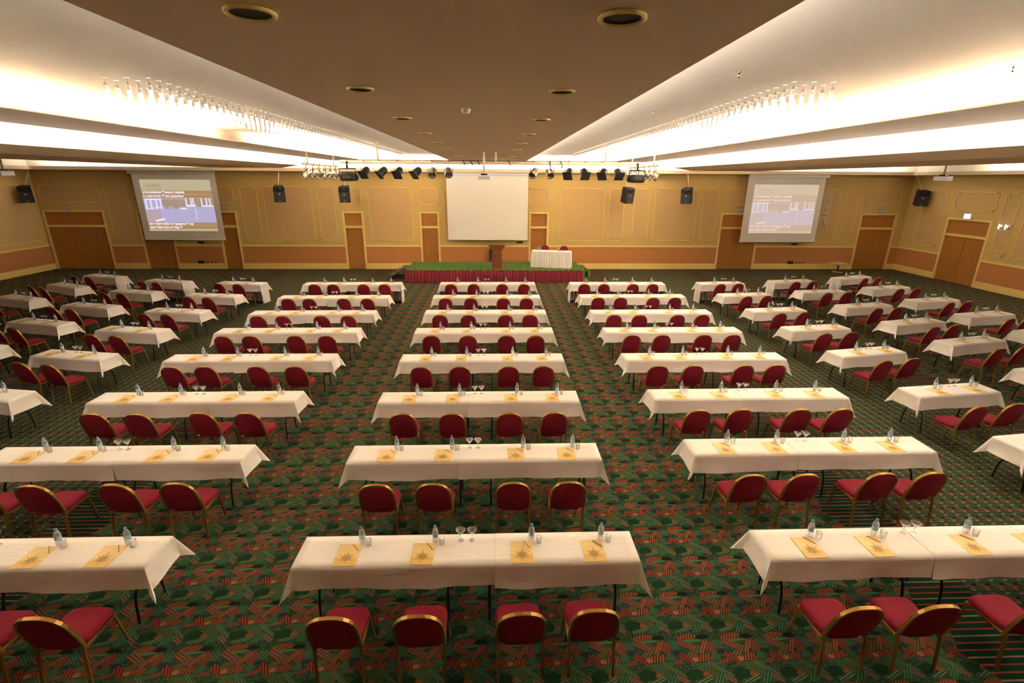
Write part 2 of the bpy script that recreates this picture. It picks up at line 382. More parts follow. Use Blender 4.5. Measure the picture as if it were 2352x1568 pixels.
DZ, TB, DT = 2.84, 2.215, 2.10               # top of transom, bottom of transom, top of door leaf
def wall_grid(name, us, zs, holes, to3):
    """front face of a wall as one sheet with openings and their reveals (.18 deep)"""
    mb = MB(); idx = {}
    def vid(i, j, d=0):
        key = (i, j, d)
        if key not in idx: idx[key] = len(mb.v); mb.v.append(to3(us[i], zs[j], d))
        return idx[key]
    for i in range(len(us) - 1):
        for j in range(len(zs) - 1):
            um, zm = (us[i] + us[i + 1]) / 2, (zs[j] + zs[j + 1]) / 2
            if any(a < um < b and zm < t for a, b, t in holes): continue
            mb.f.append([vid(i, j), vid(i + 1, j), vid(i + 1, j + 1), vid(i, j + 1)]); mb.mi.append(0)
    for a, b, t in holes:
        i0, i1, jt = us.index(a), us.index(b), zs.index(t)
        for i, j0 in ((i0, 0), (i1, 0)):
            for j in range(jt): mb.f.append([vid(i, j), vid(i, j + 1), vid(i, j + 1, 1), vid(i, j, 1)]); mb.mi.append(0)
        for i in range(i0, i1): mb.f.append([vid(i, jt), vid(i + 1, jt), vid(i + 1, jt, 1), vid(i, jt, 1)]); mb.mi.append(0)
    # back sheet
    k = len(mb.v); mb.v += [to3(us[0], zs[0], 2), to3(us[-1], zs[0], 2), to3(us[-1], zs[-1], 2), to3(us[0], zs[-1], 2)]; mb.f.append([k, k + 1, k + 2, k + 3]); mb.mi.append(0)
    return struct(mb.build(name, 'wall_cream'))
PITS = {'back': [(-22.45, -19.63), (-17.85, -16.41), (-13.93, -13.12), (-7.66, -6.80), (-3.77, -2.96), (1.84, 2.66), (11.83, 13.75), (19.28, 21.06)],
        'right': [(21.45, 23.50), (10.0, 12.0)], 'left': [(8.0, 10.0)], 'front': []}
depth = (0, .10, .22)
WALLS = {'back': (xl, xr, lambda u, z, d: (u, yb + depth[d], z), Matrix(((1, 0, 0, 0), (0, 0, -1, yb), (0, 1, 0, 0), (0, 0, 0, 1)))),
         'right': (yf, yb, lambda u, z, d: (xr + depth[d], u, z), Matrix(((0, 0, -1, xr), (1, 0, 0, 0), (0, 1, 0, 0), (0, 0, 0, 1)))),
         'left': (yf, yb, lambda u, z, d: (xl - depth[d], u, z), Matrix(((0, 0, 1, xl), (1, 0, 0, 0), (0, 1, 0, 0), (0, 0, 0, 1)))),
         'front': (xl, xr, lambda u, z, d: (u, yf - depth[d], z), Matrix(((1, 0, 0, 0), (0, 0, 1, yf), (0, 1, 0, 0), (0, 0, 0, 1))))}
def rectp(a, b, z0, z1): return [(a, z0), (b, z0), (b, z1), (a, z1)]
def notched(a, b, z0, z1, n):
    return [(a + n, z0), (b - n, z0), (b - n, z0 + n), (b, z0 + n), (b, z1 - n), (b - n, z1 - n), (b - n, z1), (a + n, z1), (a + n, z1 - n), (a, z1 - n), (a, z0 + n), (a + n, z0 + n)]
def wall_panel(wall, M, a, b, z0, z1):
    n = .11
    MB().prism(notched(a + .02, b - .02, z0 + .02, z1 - .02, n), M, .0, .006).build('wall_panel', 'wall_paper', wall)
    p = notched(a, b, z0, z1, n); mb = MB(); h = .016
    for (x0_, y0_), (x1_, y1_) in zip(p, p[1:] + p[:1]):
        mb.prism(rectp(min(x0_, x1_) - h, max(x0_, x1_) + h, min(y0_, y1_) - h, max(y0_, y1_) + h), M, .0, .028)
    mb.build('panel_moulding', 'trim_cream', wall)
PANELS = {'back': [(-19.26, -18.20, 0), (-12.70, -11.91, 0), (-11.56, -9.21, 0), (-8.89, -8.09, 0), (-6.37, -4.22, 0), (-2.58, 1.68, 0), (3.33, 5.59, 0), (5.87, 6.61, 0),
                   (7.13, 7.91, 0), (8.2, 10.41, 0), (10.7, 11.47, 0), (14.2, 17.89, 0), (18.22, 18.89, 0), (-16.15, -14.2, 0),
                   (-22.45, -19.59, 1), (-17.9, -16.4, 1), (-13.98, -13.07, 1), (-7.75, -6.78, 1), (-3.86, -2.90, 1), (1.76, 2.74, 1), (11.81, 13.8, 1), (19.23, 21.13, 1)],
          'right': [(23.88, 25.25, 0), (21.4, 23.42, 1), (20.45, 21.05, 0), (18.0, 20.06, 0), (15.8, 17.7, 0), (12.6, 15.4, 0), (10, 12, 1), (6, 9.3, 0), (2, 5.5, 0)],
          'left': [(22.4, 25.75, 0), (19.2, 21.9, 0), (16.0, 18.7, 0), (12.6, 15.4, 0), (8, 10, 1), (4, 7.3, 0)], 'front': []}
ND = 0
handles = {'back': ['c', 'r', 'r', 'l', 'r', 'l', 'c', 'c'], 'right': ['c', 'c'], 'left': ['c']}
for side, (u0, u1, to3, M) in WALLS.items():
    holes = [(a, b, DZ) for a, b in PITS[side]]
    us = sorted({u0 - .0, u1} | {u for h in holes for u in h[:2]}); zs = [0, DZ, ZC]
    wall = wall_grid('wall_' + side, us, zs, holes, to3)
    edges = [u0] + [e for a, b in PITS[side] for e in (a - .10, b + .10)] + [u1]
    base = struct(empty('baseboard_' + side)); rail = struct(empty('trim_' + {'back': '1', 'right': '2', 'left': '3', 'front': '4'}[side]))
    for a, b in sorted(zip(sorted(edges)[::2], sorted(edges)[1::2])):
        if b - a < .05: continue
        MB().prism(rectp(a, b, .29, 1.16), M, 0, .008).build('dado_panel', 'dado_fabric', wall)
        MB().prism(rectp(a, b, 0, .27), M, 0, .03).prism(rectp(a, b, .27, .30), M, 0, .018).build('baseboard_segment', 'trim_cream', base)
        MB().prism(rectp(a, b, 1.155, 1.20), M, 0, .03).prism(rectp(a, b, 1.20, 1.25), M, 0, .018).build('chair_rail', 'trim_cream', rail)
    for a, b, small in PANELS[side]: wall_panel(wall, M, a, b, 3.30 if small else 1.49, 4.10)
    for (a, b), hs in zip(PITS[side], handles.get(side, [])):
        ND += 1; d = struct(empty('door_%d' % ND))
        dbl = b - a > 1.2
        leaves = [(a, (a + b) / 2 - .004), ((a + b) / 2 + .004, b)] if dbl else [(a, b)]
        for q, (la, lb) in enumerate(leaves):
            lf = MB().prism(rectp(la + .004, lb - .004, .005, DT), M, -.09, -.05).build('door_leaf', 'door_wood', d)
            hx = (lb - .09 if q == 0 else la + .09) if dbl else (lb - .1 if hs == 'r' else la + .1)
            k = MB(); c0 = M @ Vector((hx, 1.02, -.05)); c1 = M @ Vector((hx, 1.02, .01))
            k.tube([c0, c1], .012, 8); k.lathe([(.0, 0), (.028, .01), (.034, .03), (.024, .05), (.0, .056)], 10, (0, 0, 0), cap=False)
            kk = len(k.v) - 50; k.v[kk:] = [tuple(M @ Vector((hx + v[0], 1.02 + v[1], -.01 + v[2]))) for v in k.v[kk:]]
            k.build('door_knob', 'brass', lf, smooth=True)
        MB().prism(rectp(a, b, TB, DZ), M, -.09, -.04).build('transom_panel', 'transom_wood', d)
        MB().prism(rectp(a, b, DT, TB), M, -.09, .005).build('lintel', 'trim_cream', d)
        cs = MB().prism([(a - .10, 0), (a, 0), (a, DZ), (b, DZ), (b, 0), (b + .10, 0), (b + .10, DZ + .09), (a - .10, DZ + .09)], M, 0, .03)
        cs.build('door_casing', 'trim_cream', d)

# ------------------------------------------------------------------ stage
ZS = .57
st = empty('stage', (0, 0, 0)); tag(st, 'low green carpeted stage with pleated dark red skirt under the central screen', 'stage')
SX0, SX1, SY0, SY1 = -4.1, 4.05, 22.55, 24.95
MB().box(SX0, SX1, SY0, SY1, ZS - .05, ZS).build('stage_deck', 'stage_carpet', st)
MB().box(SX0 + .05, SX1 - .05, SY0 + .1, SY1 - .05, 0.0, ZS - .05).build('stage_base', 'black_metal', st)
def pleats(path, z0, z1, amp, period, top_amp=.3):
    """hanging pleated cloth along a list of 2d points"""
    pts = []; n = 0; acc = 0
    for (x0, y0), (x1, y1) in zip(path[:-1], path[1:]):
        L = math.hypot(x1 - x0, y1 - y0); nn = max(2, int(L / (period / 6))); dx, dy = (x1 - x0) / L, (y1 - y0) / L
        for i in range(nn):
            t = i / nn * L; pts.append((x0 + dx * t, y0 + dy * t, dy, -dx, acc + t))
        acc += L
    x, y = path[-1]; pts.append((x, y, pts[-1][2], pts[-1][3], acc))
    rings = []
    for h, am in ((1.0, top_amp), (.75, .6), (.4, .85), (0.0, 1.0)):
        r = []
        for (x, y, nx, ny, t) in pts:
            ph = 2 * math.pi * (t / period + .35 * math.sin(t * 3.1) + .12 * math.sin(t * 17))
            o = (math.sin(ph) * .5 + .5 + .25 * math.sin(ph * .37)) * amp * am
            r.append((x + nx * o, y + ny * o, z0 + (z1 - z0) * h))
        rings.append(r)
    return MB().loft(rings, cap=False, closed=False)
pleats([(SX0, SY1), (SX0, SY0), (SX1, SY0), (SX1, SY1)], .012, ZS - .012, .07, .135).build('stage_skirt', 'red_skirt', st, smooth=True)
# steps at the left end of the stage
sp_ = empty('stage_steps', (-4.62, 23.85, 0)); tag(sp_, 'black metal steps standing at the left end of the stage', 'steps')
for k, (x0, z) in enumerate([(-.42, .17), (-.14, .34), (.14, .50)]):
    MB().box(x0, x0 + .27, -.5, .5, z - .03, z).build('tread', 'dark_grey', sp_)
for y in (-.5, .5):
    MB().tube([(-.44, y, .02), (.40, y, .50)], .02, 6).tube([(-.44, y, .02), (.40, y, .02)], .02, 6).tube([(.38, y, .0), (.38, y, .50)], .02, 6).tube([(-.14, y, .02), (-.14, y, .19)], .015, 6).build('side_frame', 'black_metal', sp_)
rs = empty('carpeted_step', (4.38, 24.3, 0)); tag(rs, 'green carpeted step against the right end of the stage', 'step')
MB().bbox(-.2, .22, -.45, .45, 0, .3, .02).build('step_block', 'stage_carpet', rs)
MB().bbox(-.2, .02, -.45, .45, .3, .46, .02).build('upper_block', 'stage_carpet', rs)
# lectern
pd = empty('lectern', (.07, 22.98, ZS)); tag(pd, 'dark wooden lectern standing at the front edge of the stage', 'lectern')
MB().bbox(-.30, .30, -.22, .22, 0, .05, .01).build('plinth', 'podium_wood', pd)
MB().loft([[(-.25, -.16, .05), (.25, -.16, .05), (.25, .16, .05), (-.25, .16, .05)], [(-.21, -.14, .88), (.21, -.14, .88), (.21, .14, .88), (-.21, .14, .88)]]).build('column', 'podium_wood', pd)
MB().loft([[(-.24, -.16, .86), (.24, -.16, .86), (.24, .18, .86), (-.24, .18, .86)], [(-.37, -.24, 1.08), (.37, -.24, 1.08), (.37, .26, .98), (-.37, .26, .98)], [(-.37, -.24, 1.12), (.37, -.24, 1.12), (.37, .26, 1.02), (-.37, .26, 1.02)]]).build('reading_desk', 'podium_wood', pd)
MB().box(-.15, .15, -.175, -.155, .2, .75).build('front_board', 'podium_wood', pd)

# ------------------------------------------------------------------ furniture templates
def tmp(mb, name, mats, smooth=False): return mb.build(name, mats, None, smooth, link=False)
# banquet chair, facing +Y
def back_y(z): return -.195 - (z - .42) * .30
def arch(hw, z0, zs, zt, n=9):
    p = [(-hw, z0), (-hw * 1.02, (z0 + zs) / 2)]
    for i in range(n + 1):
        t = math.pi * (1 - i / n); c, s_ = math.cos(t), math.sin(t)
        e = .80
        p.append((hw * math.copysign(abs(c) ** e, c), zs + (zt - zs) * abs(s_) ** e))
    return p + [(hw * 1.02, (z0 + zs) / 2), (hw, z0)]
def make_chair():
    root = empty('banquet_chair', link=False); parts = []
    def seat_ring(ins, z):
        r = []
        for i in range(32):
            t = 2 * math.pi * i / 32; c, s_ = math.cos(t), math.sin(t)
            x = math.copysign(abs(c) ** .38, c); y = math.copysign(abs(s_) ** .45, s_)
            hw = .205 + .018 * y - ins; r.append((x * hw, y * (.215 - ins) + .005, z))
        return r
    mb = MB().loft([seat_ring(.02, .395), seat_ring(.0, .405), seat_ring(-.004, .425), seat_ring(0, .447), seat_ring(.012, .463), seat_ring(.035, .471), seat_ring(.1, .476)])
    parts.append((tmp(mb, 'seat', 'maroon_fabric', 60), root))
    out = arch(.205, .445, .66, .89)
    nv = Vector((0, -1, -.30)).normalized()
    def onback(x, z, off): return Vector((x, back_y(z), z)) + nv * off
    def sc_(k): return [(x * k, .445 + (z - .445) * k + (1 - k) * .20) for x, z in out]
    mb = MB().loft([[onback(x, z, -.040) for x, z in sc_(.80)], [onback(x, z, -.034) for x, z in sc_(.93)], [onback(x, z, -.015) for x, z in sc_(.985)], [onback(x, z, .010) for x, z in sc_(.985)], [onback(x, z, .016) for x, z in sc_(.95)]])
    parts.append((tmp(mb, 'backrest', 'maroon_fabric', 60), root))
    path = [(-.212, -.16, .392), (-.212, -.195, .40), (-.212, back_y(.44), .44)] + [tuple(onback(x, z, -.004)) for x, z in arch(.214, .50, .66, .902, 12)] + [(.212, back_y(.44), .44), (.212, -.195, .40), (.212, -.16, .392)]
    parts.append((tmp(MB().tube(path, 0, rect=(.012, .016), up=(0, 1, .3)), 'back_frame', 'gold_frame'), root))
    fr = MB()
    for s in (-1, 1): fr.tube([(s * .205, -.215, .39), (s * .212, -.10, .395), (s * .205, .20, .392)], 0, rect=(.011, .011))
    fr.tube([(-.2, .19, .388), (.2, .19, .388)], 0, rect=(.01, .01)).tube([(-.2, -.12, .386), (.2, -.12, .386)], 0, rect=(.01, .01))
    parts.append((tmp(fr, 'seat_frame', 'gold_frame'), root))
    for s in (-1, 1):
        parts.append((tmp(MB().tube([(s * .205, .17, .40), (s * .207, .185, .34), (s * .213, .245, 0)], 0, rect=(.011, .011)), 'leg', 'gold_frame'), root))
        parts.append((tmp(MB().tube([(s * .209, -.205, .41), (s * .210, -.215, .34), (s * .213, -.245, 0)], 0, rect=(.012, .011)), 'leg', 'gold_frame'), root))
    return template(root, parts)
CHAIR = make_chair()
TD = .46; TH = .745
def make_table(L):
    root = empty('folding_table', link=False); parts = []
    parts.append((tmp(MB().box(-L / 2 + .005, L / 2 - .005, -TD / 2 + .005, TD / 2 - .005, TH - .03, TH), 'table_top', 'table_wood'), root))
    for s in (-1, 1):
        x = s * (L / 2 - .22)
        for q in (-1, 1):
            parts.append((tmp(MB().tube([(x, q * .10, TH - .03), (x, q * .095, .50), (x, q * .10, .43), (x, q * .17, .33), (x, q * .195, .22), (x, q * .215, 0)], .0135, 8), 'leg', 'black_metal', True), root))
        parts.append((tmp(MB().tube([(x, -.105, .43), (x, .105, .43)], .0115, 8), 'cross_brace', 'black_metal', True), root))
        parts.append((tmp(MB().tube([(x, 0, .43), (x - s * .34, 0, TH - .035)], .010, 8), 'folding_stay', 'black_metal', True), root))
    return template(root, parts)
WS, WD = 1.74, 1.795
T_S, T_D = make_table(WS), make_table(WD)

def cloth_mesh(x0, x1, endl, endr, hang=.27, seed=0, lift=0.0, thick=0.0):
    """tablecloth lying on a top from x0..x1, hanging HANG on the long sides and on the ends flagged endl/endr"""
    rnd = random.Random(seed); D2 = TD / 2 + .004; zt = TH + .004 + lift
    ph = [rnd.uniform(0, 6.28) for _ in range(8)]; kx = rnd.uniform(5, 8); hn = [hang * rnd.uniform(.93, 1.07) for _ in range(4)]
    nh = 6
    def axis(a, b, n): return [a + (b - a) * i / n for i in range(n + 1)]
    xs = [(-(1 - i / nh), 'l') for i in range(nh)] if endl else []
    nmid = max(6, int((x1 - x0) / .085))
    xs = xs + [(x, 'm') for x in axis(x0, x1, nmid)] + ([((i + 1) / nh, 'r') for i in range(nh)] if endr else [])
    ys = [(-(1 - i / nh), 'f') for i in range(nh)] + [(y, 'm') for y in axis(-D2, D2, 5)] + [((i + 1) / nh, 'b') for i in range(nh)]
    mb = MB(); W = len(ys)
    for xv, xt in xs:
        for yv, yt in ys:
            if xt == 'm' and yt == 'm': mb.v.append((xv, yv, zt)); continue
            bx_ = x0 if xt == 'l' else x1 if xt == 'r' else xv
            by_ = -D2 if yt == 'f' else D2 if yt == 'b' else yv
            if xt == 'm' or yt == 'm':
                d = abs(yv) if xt == 'm' else abs(xv); H = hn[{'f': 0, 'b': 1, 'l': 2, 'r': 3}[yt if xt == 'm' else xt]]
                co = bx_ if xt == 'm' else by_; q = 0 if xt == 'm' else 3
                f = .10 + .06 * math.sin(.6 * kx * co + ph[q]) + .03 * math.sin(1.9 * kx * co + ph[q + 1])
                if xt != 'm': f = .16 + .05 * math.sin(9 * co + ph[5])
                H *= 1 + .022 * math.sin(kx * .5 * co + ph[6]) + .01 * math.sin(kx * 1.3 * co + ph[7])
                o = (.004 * (d > 0) + f * d * d * H * .8); dn = H * d * (1 - .02 * d)
                if d < .2: dn = H * d - .004
                sy = -1 if yt == 'f' else 1; sx_ = -1 if xt == 'l' else 1
                if xt == 'm': mb.v.append((bx_, by_ + sy * o, zt - dn))
                else: mb.v.append((bx_ + sx_ * o, by_, zt - dn))
            else:
                sx_ = -1 if xt == 'l' else 1; sy = -1 if yt == 'f' else 1
                a, b = abs(xv), abs(yv); th = math.atan2(b, a); Rr = math.hypot(a, b); H = hang
                ear = 1 - abs(th - math.pi / 4) / (math.pi / 4)      # 0 on the two hanging sides, 1 along the fold of the corner
                dn = H * Rr * (1 - .07 * ear); e = (.05 + .36 * ear ** 1.3) * H * Rr
                dxx = math.cos(th) ** .8 if a > 0 else 0; dyy = math.sin(th) ** .8
                mb.v.append((bx_ + sx_ * dxx * e, by_ + sy * dyy * e, zt - dn))
    for i in range(len(xs) - 1):
        for j in range(W - 1):
            q = [i * W + j, (i + 1) * W + j, (i + 1) * W + j + 1, i * W + j + 1]
            lo, hi = i < nh and endl, endr and i >= len(xs) - 1 - nh
            f_, b__ = j < nh, j >= W - 1 - nh
            if (lo or hi) and (f_ or b__):            # split the corner quads along the fold of the ear
                if (lo and f_) or (hi and b__): mb.f += [[q[0], q[1], q[2]], [q[0], q[2], q[3]]]
                else: mb.f += [[q[0], q[1], q[3]], [q[1], q[2], q[3]]]
                mb.mi += [0, 0]
            else: mb.f.append(q); mb.mi.append(0)
    return mb
def make_bottle():
    root = empty('water_bottle', link=False)
    body = tmp(MB().lathe([(.026, 0), (.031, .006), (.032, .06), (.030, .068), (.032, .076), (.032, .125), (.031, .145), (.024, .168), (.013, .187), (.0125, .198)], 14), 'bottle_body', 'clear_bottle', 40)
    lab = tmp(MB().lathe([(.0328, .078), (.0328, .124)], 14, cap=False), 'bottle_label', 'label_blue', True)
    cap = tmp(MB().lathe([(.0145, .194), (.0148, .212), (.012, .215)], 12), 'bottle_cap', 'cap_blue', 40)
    return template(root, [(body, root), (lab, root), (cap, root)])
BOTTLE = make_bottle()
TUMBLER = tmp(MB().lathe([(.0, .003), (.024, .003), (.026, .0), (.028, .004), (.033, .088), (.032, .088), (.0265, .010), (0, .010)], 14, cap=False), 'drinking_glass', 'clear_glass', 40)
COUPE = tmp(MB().lathe([(.0, 0), (.032, 0), (.032, .003), (.006, .008), (.0045, .03), (.0045, .075), (.012, .085), (.054, .145), (.0525, .145), (.010, .088), (0, .086)], 16, cap=False), 'cocktail_glass', 'clear_glass', 40)
def make_pad():
    root = empty('notepad', link=False); w_, h_ = .1175, .16
    cover = tmp(MB().box(-w_, w_, -h_, h_, 0, .005), 'cover', 'pad_light')
    band = tmp(MB().box(-w_, w_, -h_, -.045, .005, .0058), 'lower_band', 'pad_dark')
    pts = []
    lens = [.11, .075, .098, .07, .088, .072, .105, .07, .088, .072, .098, .075]
    for i in range(24):
        t = math.pi / 2 + 2 * math.pi * i / 24; r = lens[i // 2] if i % 2 == 0 else .034
        pts.append((r * math.cos(t), -.045 + r * math.sin(t)))
    sun = tmp(MB().prism(pts, Matrix.Identity(4), .0058, .0066), 'sun_emblem', 'pad_sun')
    return template(root, [(cover, root), (band, root), (sun, root)])
PAD = make_pad()
def make_pen():
    root = empty('pencil', link=False)
    bar = tmp(MB().tube([(-.065, 0, .0045), (.052, 0, .0045)], .0042, 6), 'barrel', 'pencil_wood'); tip = tmp(MB().tube([(.052, 0, .0045), (.070, 0, .0045)], [.0042, .0006], 6), 'tip', 'black_plastic')
    return template(root, [(bar, root), (tip, root)])
PEN = make_pen()

# ------------------------------------------------------------------ the rows of tables
ORD = ['', 'first', 'second', 'third', 'fourth', 'fifth', 'sixth', 'seventh', 'eighth']
COLN = {'C': 'middle column', 'L': 'column left of middle', 'R': 'column right of middle', 'LA': 'inner left angled column', 'LB': 'second left angled column',
        'LC': 'outer left angled column', 'RA': 'inner right angled column', 'RB': 'second right angled column', 'RC': 'outer right angled column'}
rowY = [18.66, 16.44, 14.39, 12.47, 10.38, 8.28, 6.34, 4.37]
rowYL = [18.66, 16.41, 14.36, 12.52, 10.46, 8.37, 6.41, 4.42]
rowYR = [18.67, 16.5, 14.37, 12.46, 10.38, 8.33, 6.43, 4.36]
OFF = {'C': [[-1.31, -.49, .54, 1.33], [-1.31, -.49, .56, 1.29], [-1.27, -.48, .57, 1.28], [-1.28, -.39, .56, 1.29], [-1.22, -.45, .54, 1.29], [-1.23, -.43, .52, 1.25], [-1.22, -.49, .52, 1.22], [-1.17, -.41, .51, 1.19]],
       'L': [[-1.13, -.45, .61, 1.38], [-1.18, -.51, .55, 1.31], [-1.20, -.52, .55, 1.29], [-1.18, -.53, .53, 1.28], [-1.15, -.50, .56, 1.30], [-1.13, -.42, .60, 1.34], [-1.10, -.38, .62, 1.36], [-1.1, -.36, .64, 1.38]],
       'R': [[-1.42, -.70, .37, 1.10], [-1.35, -.62, .44, 1.16], [-1.31, -.59, .48, 1.21], [-1.31, -.57, .47, 1.20], [-1.31, -.58, .47, 1.16], [-1.31, -.58, .42, 1.13], [-1.35, -.64, .40, 1.07], [-1.38, -.65, .40, 1.07]]}
PADOFF = {'C': [-1.26, -.47, .57, 1.32], 'L': [-1.22, -.48, .58, 1.30], 'R': [-1.30, -.55, .50, 1.24]}
SEAM = {('C', 8): .28, ('C', 7): -.24, ('C', 6): -.2, ('C', 5): -.25, ('L', 6): .28, ('L', 5): -.3, ('L', 7): .05, ('L', 8): -.2, ('R', 8): -.02, ('R', 7): -.26, ('R', 6): -.18, ('R', 5): -.14}
rj = random.Random(3)
def item(M, x, y, z): v = M @ Vector((x, y, z)); return (v.x, v.y, v.z)
def visible(p, m=60):
    q = Vector(p) - Vector((0, 0, CAMZ)); z = q.dot(Fv)
    if z < .3: return False
    u, v = 1176 + FPX * q.dot(Rv) / z, 784 + FPX * q.dot(Dv) / z
    return -m < u < 2352 + m and -m < v < 1568 + m
def skirt(M, L, ang, where):
    h = TD / 2 + .012; e = L / 2 + .012
    mb = pleats([(-e, -h), (-e, h), (e, h), (e, -h)], .012, TH - .03, -.045, .115)
    o = mb.build('table_skirt', 'table_linen', None, smooth=True); o.matrix_world = M
    tag(o, 'white pleated skirt around the table, ' + where, 'table skirt', 'pleated skirts on the first row')
def seat_set(M, ang, xc, xp, seatn, where, skip_items=False):
    p = item(M, xc, -.66 + rj.uniform(-.015, .015), 0)
    if visible(p, 110): clone(CHAIR, 'banquet_chair', p, ang + R(rj.uniform(-2.5, 2.5)), 'red banquet chair, %s, %s' % (seatn, where), 'chair', 'red banquet chairs at the tables')
    z = TH + .0065
    pp = item(M, xp, -.065, z)
    if visible(pp, 40):
        clone(PAD, 'notepad', pp, ang + R(rj.uniform(-2, 2)), 'gold notepad with sun emblem, %s, %s' % (seatn, where), 'notepad', 'gold notepads on the tables')
        clone(PEN, 'pencil', item(M, xp + .062, .035, z + .006), ang + R(-52 + rj.uniform(-6, 6)), 'pencil on gold notepad, %s, %s' % (seatn, where), 'pencil', 'pencils on the notepads')
    pb = item(M, xp + .115, .115, z)
    if visible(pb, 20):
        clone(BOTTLE, 'water_bottle', pb, ang + rj.uniform(0, 6), 'water bottle with blue cap, %s, %s' % (seatn, where), 'bottle', 'water bottles on the tables')
        clone(TUMBLER, 'drinking_glass', item(M, xp + .19, .075, z), ang, 'clear drinking glass by bottle, %s, %s' % (seatn, where), 'glass', 'drinking glasses on the tables')
def coupes(M, ang, x, where):
    for s, n_ in ((-.062, 'left'), (.062, 'right')):
        p = item(M, x + s, .13, TH + .0065)
        if visible(p, 20): clone(COUPE, 'cocktail_glass', p, ang, 'stemmed cocktail glass, %s of the pair, %s' % (n_, where), 'glass', 'pairs of cocktail glasses')
S4 = ['leftmost of four', 'second from left', 'third from left', 'rightmost of four']; S2 = ['left of two', 'right of two']
for col, xc in (('C', -.30), ('L', -5.38), ('R', 4.67)):
    for r in range(1, 9):
        y = {'C': rowY, 'L': rowYL, 'R': rowYR}[col][r - 1]; M = Matrix.Translation((xc, y, 0))
        where = '%s row from stage, %s' % (ORD[r], COLN[col])
        for s, hn_ in ((-1, 'left'), (1, 'right')):
            p = item(M, s * WD / 2, 0, 0)
            if visible(p, 500): clone(T_D, 'folding_table', p, 0, 'black-legged folding table under %s cloth, %s' % (hn_, where), 'table', 'long folding tables in rows')
        sm = SEAM.get((col, r), -.2)
        a = cloth_mesh(-WD - .002, sm - .002, True, False, .27, r * 10 + ord(col), 0).build('tablecloth', 'table_linen', None, smooth=True)
        b = cloth_mesh(sm, WD + .002, False, True, .275, r * 10 + ord(col) + 5, .003).build('tablecloth', 'table_linen', None, smooth=True)
        for o, hn_ in ((a, 'left'), (b, 'right')):
            o.location = (xc, y, 0); tag(o, 'white tablecloth on %s half of long table, %s' % (hn_, where), 'tablecloth', 'white tablecloths on the long tables')
        if r == 1: skirt(M, 2 * WD, 0, where)
        for i in range(4): seat_set(M, 0, OFF[col][r - 1][i], PADOFF[col][i] + rj.uniform(-.015, .015), S4[i], where)
        coupes(M, 0, -.03, where)
SIDE = {'LA': [(-9.58, 18.78, -8.5), (-9.5, 16.69, -8.2), (-9.47, 14.62, -9), (-9.44, 12.66, -9.8), (-9.39, 10.71, -10.2), (-9.42, 8.62, -9.5)],
        'LB': [(-12.52, 19.17, -15.5), (-12.5, 17.3, -13.5), (-12.47, 15.28, -14.3), (-12.4, 13.41, -15), (-12.36, 11.40, -14.5)],
        'LC': [(-15.64, 20.2, -19), (-15.59, 18.32, -25.5), (-15.54, 16.35, -21.5), (-15.5, 14.4, -20)],
        'RA': [(8.73, 18.74, 6), (8.68, 16.7, 6.8), (8.66, 14.58, 7), (8.68, 12.62, 8), (8.66, 10.66, 10.5), (8.67, 8.44, 6.8), (8.67, 6.53, 7)],
        'RB': [(11.77, 19.14, 8.5), (11.76, 17.22, 7.6), (11.84, 15.13, 11), (11.88, 13.2, 13.2), (11.9, 11.44, 12.6), (11.95, 9.45, 11)],
        'RC': [(14.78, 19.92, 18.5), (14.73, 17.91, 13.5), (14.75, 15.88, 10.5), (14.76, 14.0, 12), (14.78, 12.25, 12)]}
SC = [cloth_mesh(-WS / 2 - .002, WS / 2 + .002, True, True, .27, 900 + k).mesh('tablecloth', 'table_linen', True) for k in range(4)]
kk = 0
for col, lst in SIDE.items():
    for r, (x, y, adeg) in enumerate(lst, 1):
        ang = R(adeg); M = Matrix.Translation((x, y, 0)) @ Matrix.Rotation(ang, 4, 'Z'); where = '%s row from stage, %s' % (ORD[r], COLN[col])
        clone(T_S, 'folding_table', (x, y, 0), ang, 'short black-legged folding table under cloth, ' + where, 'table', 'short folding tables set at an angle')
        o = bpy.data.objects.new('tablecloth', SC[kk % 4]); kk += 1; COL.objects.link(o); o.location = (x, y, 0); o.rotation_euler = (0, 0, ang)
        tag(o, 'white tablecloth on short table, ' + where, 'tablecloth', 'white tablecloths on the short tables')
        if r == 1: skirt(M, WS, ang, where)
        offs = (-.53, .27) if col[0] == 'L' else (-.30, .50)
        cho = (-.2, .51) if col[0] == 'L' else (-.55, .19)
        for i in range(2): seat_set(M, ang, cho[i] + rj.uniform(-.02, .02), offs[i] + rj.uniform(-.015, .015), S2[i], where)
        coupes(M, ang, sum(offs) / 2 + .10, where)
# table on the stage
sm_ = Matrix.Translation((2.64, 23.40, ZS)) @ Matrix.Rotation(R(-13.5), 4, 'Z')
T_ST = empty('stage_table', link=False)
tt = [(tmp(MB().box(-.9, .9, -.3, .3, .72, .75), 'table_top', 'table_wood'), T_ST)]
for sx_ in (-.7, .7):
    for sy_ in (-.2, .2): tt.append((tmp(MB().tube([(sx_, sy_, 0), (sx_, sy_, .72)], .015, 8), 'leg', 'black_metal', True), T_ST))
template(T_ST, tt)
clone(T_ST, 'stage_table', (2.64, 23.40, ZS), R(-13.5), 'table with pleated white skirt standing on the stage', 'table')
o = MB().bbox(-.905, .905, -.305, .305, .751, .757, .002, 1).build('tablecloth', 'table_linen'); o.matrix_world = sm_; tag(o, 'flat white cloth on top of the stage table', 'tablecloth')
o = pleats([(.91, .31), (.91, -.31), (-.91, -.31), (-.91, .31)], .012, .75, -.045, .115).build('table_skirt', 'table_linen', None, smooth=True); o.matrix_world = sm_
tag(o, 'white pleated skirt around the stage table', 'table skirt')
